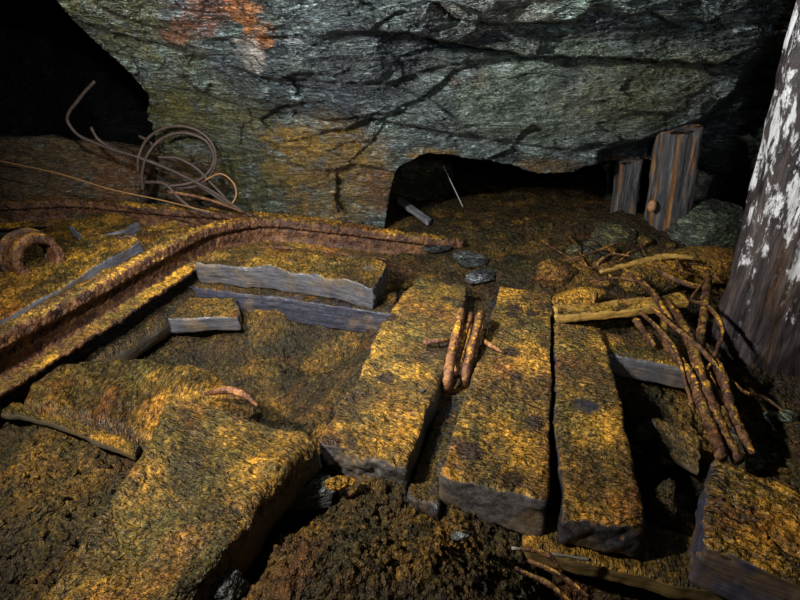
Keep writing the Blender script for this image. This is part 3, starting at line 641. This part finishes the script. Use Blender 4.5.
# ------------------------------------------------------------------ rocks
def rk(name, px, py, z, size, mat, seed, label, rot=0, tilt=0, ang=1, sub=5, cat='rock', group=None):
    return tag(stone(name, P(px, py, z), size, M[mat], seed, sub, rot, tilt, ang), label, cat, group)
tag(stone('boulder', D(712, 236, 3.55), (.40, .28, .25), M['stone_green'], 5, 6, .5, .2), 'large smooth green-grey boulder between the squared prop and the leaning log', 'boulder')
rk('rock', 553, 273, .08, (.14, .10, .075), 'clod', 6, 'rounded golden mud-coated rock beyond the widest sleeper', .2)
rk('rock', 612, 238, .07, (.20, .15, .10), 'stone_brown', 7, 'dim brown rock at the foot of the slim prop', .8, group='rocks by the props')
rk('rock', 700, 268, .06, (.30, .16, .12), 'clod', 8, 'ochre rock under the big boulder, behind the roots', .3)
rk('rock', 590, 256, .08, (.12, .10, .07), 'stone_brown', 9, 'low brown rock among twigs, left of the squared prop base', 1.2, group='rocks by the props')
rk('rock', 655, 276, .10, (.24, .12, .10), 'clod', 10, 'yellowish layered rock in front of the squared prop, among twigs', .5)
rk('rock', 575, 300, .09, (.20, .10, .06), 'clod', 11, 'flat golden rock directly behind the lath', .1)
rk('stone', 308, 492, .035, (.12, .065, .05), 'stone_grey', 12, 'smooth grey stone under the front end of the left spotted sleeper', .1)
rk('stone', 268, 512, .02, (.09, .06, .045), 'stone_grey', 13, 'grey stone beside the curved baulk, left of the smooth grey stone', .9)
rk('stone', 228, 588, .08, (.055, .045, .03), 'stone_grey', 14, 'dark stone at the bottom edge, next to the curved baulk', .9)
rk('stone', 340, 482, .09, (.045, .03, .02), 'clod', 15, 'pale yellow stone chip below the left spotted sleeper', .3)
rk('stone', 423, 391, .13, (.016, .010, .006), 'stone_grey', 16, 'tiny pale chip lying on the left spotted sleeper', .9, sub=3)
rk('stone', 462, 536, .11, (.03, .014, .008), 'stone_grey', 17, 'small grey flake on the foreground mud mound', .1, sub=3)
for i, (px, py, sx, r) in enumerate([(468, 256, .12, .1), (474, 262, .10, .25), (481, 276, .12, .7), (438, 248, .10, .0)]):
    rk('slate_slab', px, py, .05, (sx, .07, .018), 'stone_grey', 20 + i, ['flat grey slate slab nearest the rail tip', 'second slate slab, just below the rail tip', 'larger green slate slab between the two spotted sleepers, at their far ends', 'thin slate slab tucked under the end of the bent rail'][i], r, .1, group='slate slabs by the rail end')
# left low rock ledge and its companions
def ledge(name, pts, Ys, Yb, mat, seed=0):
    n = 200; t = np.linspace(0, 1, n); pl = np.array(pts, float); x = interp(pl, t)
    zt = D(x[:, 0], x[:, 1], np.interp(t, [0, 1], Ys)); m = 60; out = []
    for j in range(m):
        f = j / (m - 1)
        if f < .6:
            g = f / .6; p = zt.copy(); p[:, 2] = zt[:, 2] - (1 - g) * (zt[:, 2] + .15); p[:, 1] -= .22 * (1 - g)
        else:
            g = (f - .6) / .4; p = zt.copy(); p[:, 1] += g * (Yb - 3.8); p[:, 2] -= .25 * g
        out.append(p)
    v = np.stack(out, 1)
    v = v + .05 * fbm(v * np.array([1, 1, 2.5]), 3, 4, .55, seed)[..., None] * np.array([.3, 1, .5]) + (.02 * ridged(v * np.array([1, 1, 3]), 6, 3))[..., None] * np.array([0, -1, .3])
    return mesh_obj(name, v.reshape(-1, 3), gridfaces(n, m), mat)
LS = [(D(70, 172, 3.8), .62, (.24, .13, .04), .95, (.6, .3, 1.7), .5), (D(125, 175, 3.9), .35, (.20, .085, .025), .95, (1, .3, 1.2), .5), (D(0, 172, 3.8), .5, (.15, .085, .03), .95, (.7, .3, 1.7), .5)]
M['ledge'] = rock_mat('ledge_rock', (.12, .14, .125), bright=.8, stains_and_shade=LS, gloss=.5)
tag(ledge('rock_slab', [(-140, 132), (0, 135), (50, 138), (95, 143), (128, 150), (146, 180), (150, 215)], (3.7, 4.1), 5.0, M['ledge'], 3), 'long brownish rock slab below the black opening, behind the far rail', 'rock')
rk('rock', 60, 194, .14, (.34, .14, .06), 'clod', 31, 'low ochre rock just behind the far rail at the left', .05)
rk('rock', 6, 186, .08, (.24, .2, .17), 'stone_green', 32, 'dark rounded rock at the left edge behind the far rail', .3)

# ------------------------------------------------------------------ wires
def wire(name, pts, r, mat, label, cat='wire', group=None, seed=0, rough=.1):
    return tag(tube(name, np.array([D(a, b, c) for a, b, c in pts]), r, M[mat], sides=8, res=.012, seed=seed, rough=rough), label, cat, group)
wire('steel_cable', [(95, 81, 3.5), (80, 98, 3.5), (68, 122, 3.5), (76, 133, 3.5), (98, 144, 3.5), (140, 158, 3.5), (175, 172, 3.5), (215, 193, 3.45), (243, 212, 3.4)], .0105, 'wire_brown', 'brown cable with its end hooked up against the black opening', group='old cables', rough=.15)
wire('steel_cable', [(91, 127, 3.55), (97, 138, 3.55), (112, 148, 3.55), (150, 161, 3.52), (190, 180, 3.5), (235, 208, 3.45), (252, 216, 3.4)], .0105, 'wire_brown', 'brown cable with a short upturned stub, just below the hooked cable', group='old cables', rough=.15)
circ = [(178 + 37 * math.cos(a) + 3*math.sin(3*a), 156 + 30 * math.sin(a) * (1 if math.sin(a) < 0 else .9), 3.55) for a in np.linspace(math.radians(172), math.radians(420), 22)]
wire('steel_cable', [(138, 172, 3.5), (138, 160, 3.5)] + [(178 + 38 * math.cos(a), 158 - 32 * math.sin(a), 3.52) for a in np.linspace(math.radians(160), math.radians(-60), 16)] + [(175, 188, 3.5)], .0095, 'wire_brown', 'outer loop of the coiled cable against the yellow rock', group='old cables')
wire('steel_cable', [(143, 190, 3.5), (142, 175, 3.5), (146, 158, 3.5), (160, 140, 3.52), (185, 133, 3.52), (208, 143, 3.52), (214, 160, 3.52), (206, 175, 3.5), (186, 184, 3.48), (168, 186, 3.46)], .010, 'wire_brown', 'inner loop of the coiled cable against the yellow rock', group='old cables')
wire('steel_cable', [(145, 182, 3.45), (165, 184, 3.44), (178, 197, 3.42), (190, 207, 3.4), (210, 214, 3.4)], .011, 'wire_brown', 'lower brown cable passing beneath the loops', group='old cables')
wire('steel_cable', [(158, 157, 3.5), (180, 159, 3.5), (196, 168, 3.5), (212, 184, 3.48), (232, 205, 3.45)], .009, 'wire_brown', 'cable crossing the middle of the coiled loops', group='old cables')
wire('steel_cable', [(168, 192, 3.42), (195, 196, 3.42), (222, 204, 3.4), (245, 213, 3.4)], .010, 'rust_wire', 'nearly straight lowest cable, just above the far rail', group='old cables')
wire('thin_wire', [(205, 180, 3.45), (222, 174, 3.45), (234, 184, 3.45), (236, 196, 3.42), (232, 204, 3.4)], .006, 'copper', 'thin orange curl of wire at the right of the coiled cable', group=None)
wire('steel_cable', [(139, 136, 3.6), (150, 142, 3.58), (156, 150, 3.55)], .010, 'wire_brown', 'short stub of cable at the left of the coiled loops', group='old cables')
wire('copper_wire', [(-30, 155, 3.3), (0, 161, 3.3), (60, 174, 3.3), (110, 189, 3.3), (165, 201, 3.28), (210, 212, 3.25)], .0042, 'copper', 'long thin copper-coloured wire stretched across the left rock slab')
wire('straight_wire', [(443, 165, 4.3), (453, 186, 4.25), (463, 207, 4.2)], .0045, 'pale', 'thin pale straight wire leaning in the low dark opening')
a, b = P(398, 200, .05), P(431, 222, .05)
o = plank('loose_board', [(399, 196, .10), (415, 207, .09), (432, 219, .08)], [(397, 200, .10), (412, 211, .09), (428, 222, .08)], .03, simple('grey_lath', (.17, .165, .18), .6, .4), res=.01, rad=.004, seed=33)
tag(o, 'narrow grey board lying slantwise at the mouth of the low opening', 'board')

# ------------------------------------------------------------------ roots and twigs
def root(pts, r, label, mat='root', name='root', seed=0, cat='root', group='tangled roots', rough=.28):
    return tag(tube(name, np.array([P(a, b, c) for a, b, c in pts]), r, M[mat], sides=10, res=.010, seed=seed, rough=rough, nf=40), label, cat, group)
root([(664, 318, .12), (668, 345, .12), (690, 375, .10), (704, 410, .06), (722, 458, .04)], [.015, .019, .018, .020], 'rope-like rusty root falling over the right end of the cross timber', seed=1)
root([(676, 312, .14), (690, 340, .13), (700, 372, .10), (714, 410, .06), (738, 462, .02)], [.017, .022, .021, .018], 'thickest brown root running down beside the leaning log', seed=2)
root([(708, 272, .14), (706, 300, .16), (702, 330, .15), (698, 352, .12), (690, 380, .08)], [.016, .020, .018, .014], 'upright brown root hanging against the left edge of the leaning log', seed=3)
root([(704, 345, .12), (722, 375, .10), (732, 410, .05), (752, 455, .0)], [.014, .020, .018, .016], 'rightmost root, curving round the foot of the leaning log', seed=4)
root([(610, 262, .14), (632, 275, .15), (650, 290, .16), (664, 310, .14), (676, 330, .12)], [.010, .014, .016, .014], 'long root arching from the twigs down over the lath', seed=5)
root([(636, 320, .12), (646, 334, .11), (655, 346, .10)], [.016, .014, .010], 'stubby golden root piece resting on the cross timber', seed=6)
root([(668, 300, .14), (683, 330, .13), (692, 352, .11), (712, 380, .08), (722, 405, .04)], [.010, .012, .012, .010], 'slim root between the two thick roots', seed=7)
root([(600, 272, .15), (640, 262, .18), (668, 256, .20), (694, 258, .20)], [.012, .016, .020, .012], 'knobbly yellow branch lying in front of the boulder', seed=8, mat='lath')
root([(655, 268, .17), (672, 278, .17), (690, 285, .16), (712, 288, .14)], [.012, .014, .014, .010], 'brown branch below the yellow branch, reaching the leaning log', seed=9)
for i, (lb_, rr, pts) in enumerate([('thin dark root crossing in front of the two thick roots', .009, [(652, 308, .15), (672, 325, .16), (700, 348, .15), (716, 366, .12), (730, 392, .08)]),
    ('thin root looping up against the leaning log beside its bark', .008, [(690, 300, .15), (712, 310, .20), (722, 330, .18), (716, 352, .14), (706, 372, .10)]),
    ('wiry root trailing from the lath end down to the pit', .008, [(640, 312, .15), (660, 330, .15), (676, 352, .14), (684, 378, .10), (692, 404, .05)]),
    ('fine root curling over the stones at the foot of the leaning log', .006, [(722, 372, .10), (745, 392, .06), (765, 398, .03), (785, 412, .02)])]):
    root(pts, [rr, rr * 1.2, rr * .8], lb_, seed=60 + i)
rs = random.Random(4)
tw = [('thin twig arching up in front of the slim prop', [(560, 262, .10), (575, 258, .16), (600, 250, .19), (620, 244, .19), (634, 247, .14)]),
      ('thin forked twig among the rocks, nearest the slim prop', [(568, 235, .10), (578, 248, .14), (584, 262, .12)]),
      ('thin twig lying flat along the bottom of the twig tangle', [(590, 282, .13), (620, 278, .14), (650, 285, .14)]),
      ('thin twig slanting past the golden rock', [(540, 240, .08), (560, 252, .11), (590, 268, .13)]),
      ('thin twig beside the base of the squared prop', [(640, 245, .16), (655, 262, .18), (672, 270, .17)]),
      ('thin drooping twig near the foot of the boulder', [(676, 258, .18), (684, 272, .18), (700, 276, .15)]),
      ('thin twig crossing behind the lath end', [(690, 300, .15), (700, 286, .16), (716, 270, .15)]),
      ('short thin twig in the middle of the twig tangle', [(600, 262, .13), (612, 254, .16), (630, 256, .16)])]
for i, (lb_, pts) in enumerate(tw): root(pts, [.006, .007, .004], lb_, name='twig', seed=20 + i, cat='twig', group='twigs', mat='rust_wire')
for i, (lb_, pts) in enumerate([('curled bark strip at the bottom right end of the foreground mound', [(528, 560, .10), (560, 575, .11), (590, 598, .10)]), ('thin sliver of wood beside the curled bark strip', [(520, 548, .10), (550, 556, .10), (562, 572, .08)]), ('bark strip nearest the bottom edge of the foreground mound', [(515, 568, .12), (550, 585, .12), (575, 606, .11)])]):
    root(pts, [.005, .007, .004], lb_, name='bark_strip', seed=40 + i, cat='bark strip', group='bark strips')
tag(tube('peeling_splinter', [P(205, 394, .17), P(228, 390, .20), (P(246, 396, .20)), P(258, 406, .18)], [.006, .014, .012, .005], M['rust_bright'], sides=10), 'pinkish curved splinter on the far end of the curved baulk', 'splinter')
tag(tube('thin_twig', [P(512, 548, .1), P(590, 560, .02)], .004, M['pale'], sides=6), 'pale thin stick under the curved brown board', 'stick')

# ------------------------------------------------------------------ rubble
rs = np.random.RandomState(21)
def rubble(n, box, zr, szr, mats, label, group, kind='stone'):
    for i in range(n):
        px, py = rs.uniform(box[0], box[1]), rs.uniform(box[2], box[3]); c = P(px, py, 0); sz = rs.uniform(*szr)
        z = gz(c[0], c[1]) + sz * .3
        tag(stone(kind, (c[0], c[1], z), (sz * rs.uniform(.9, 1.5), sz, sz * rs.uniform(.5, .8)), M[mats[i % len(mats)]], 100 + i + int(box[0]), 3, rs.uniform(0, 3), rs.uniform(-.3, .3)), label, 'stone', group)
rubble(26, (565, 712, 244, 306), 0, (.02, .055), ['clod', 'stone_brown', 'clod'], 'small stone of the rubble among the twigs and roots behind the lath', 'rubble among the roots')
rubble(16, (608, 700, 400, 500), 0, (.025, .06), ['stone_brown', 'clod'], 'dim broken stone lying in the dark pit right of the narrow sleeper', 'stones in the pit')
rubble(9, (735, 800, 390, 460), 0, (.03, .06), ['stone_brown', 'stone_green'], 'dark stone lying in the shade at the foot of the leaning log', 'stones at the log foot')
rubble(12, (375, 420, 275, 330), 0, (.012, .03), ['clod'], 'small orange stone heaped between the cut sleeper and the left spotted sleeper', 'stones beside the cut sleeper')
rubble(10, (180, 240, 520, 600), 0, (.015, .04), ['stone_brown', 'stone_grey'], 'small dark stone in the gap right of the curved baulk', 'stones beside the baulk')
for i in range(12):
    px, py = rs.uniform(575, 715), rs.uniform(248, 300); c = P(px, py, .12); a = rs.uniform(0, 3.1); L = rs.uniform(.05, .13)
    d = np.array([math.cos(a), math.sin(a) * .7, rs.uniform(-.2, .2)]) * L; q = np.array([0, 0, rs.uniform(.0, .03)])
    tag(tube('wood_splinter', [c - d, c + q, c + d * .9], [.004, .009, .003], M['lath' if i % 3 == 0 else 'root'], sides=6, res=.012, rough=.3, seed=i), 'short splinter of wood scattered in the rubble behind the lath', 'splinter', 'splinters in the rubble')

# ------------------------------------------------------------------ the mud floor with its small clods
v0, f0 = ICO[2]; rs = np.random.RandomState(8); FV = np.stack([Xg, Yg, Zg], -1).reshape(-1, 3); vs = [FV]; fs = [gridfaces(*Xg.shape)[:, ::-1]]; k0 = len(FV); f3 = []
for i in range(2600):
    px, py = rs.uniform(-20, 820), 232 + 370 * rs.uniform() ** .8; c = P(px, py, 0)
    z = gz(c[0], c[1]); s_ = min(.013, rs.gamma(2.0, .0024) + .002)
    d = v0 * (1 + .25 * rs.normal(size=(len(v0), 1))) * s_ * rs.uniform(.6, 1.3, 3); vs.append(d + np.array([c[0], c[1], z])); f3 += (np.array(f0) + k0).tolist(); k0 += len(v0)
struct(mesh_obj('floor', np.vstack(vs), fs[0].tolist() + f3, M['floor'], origin=np.zeros(3)))
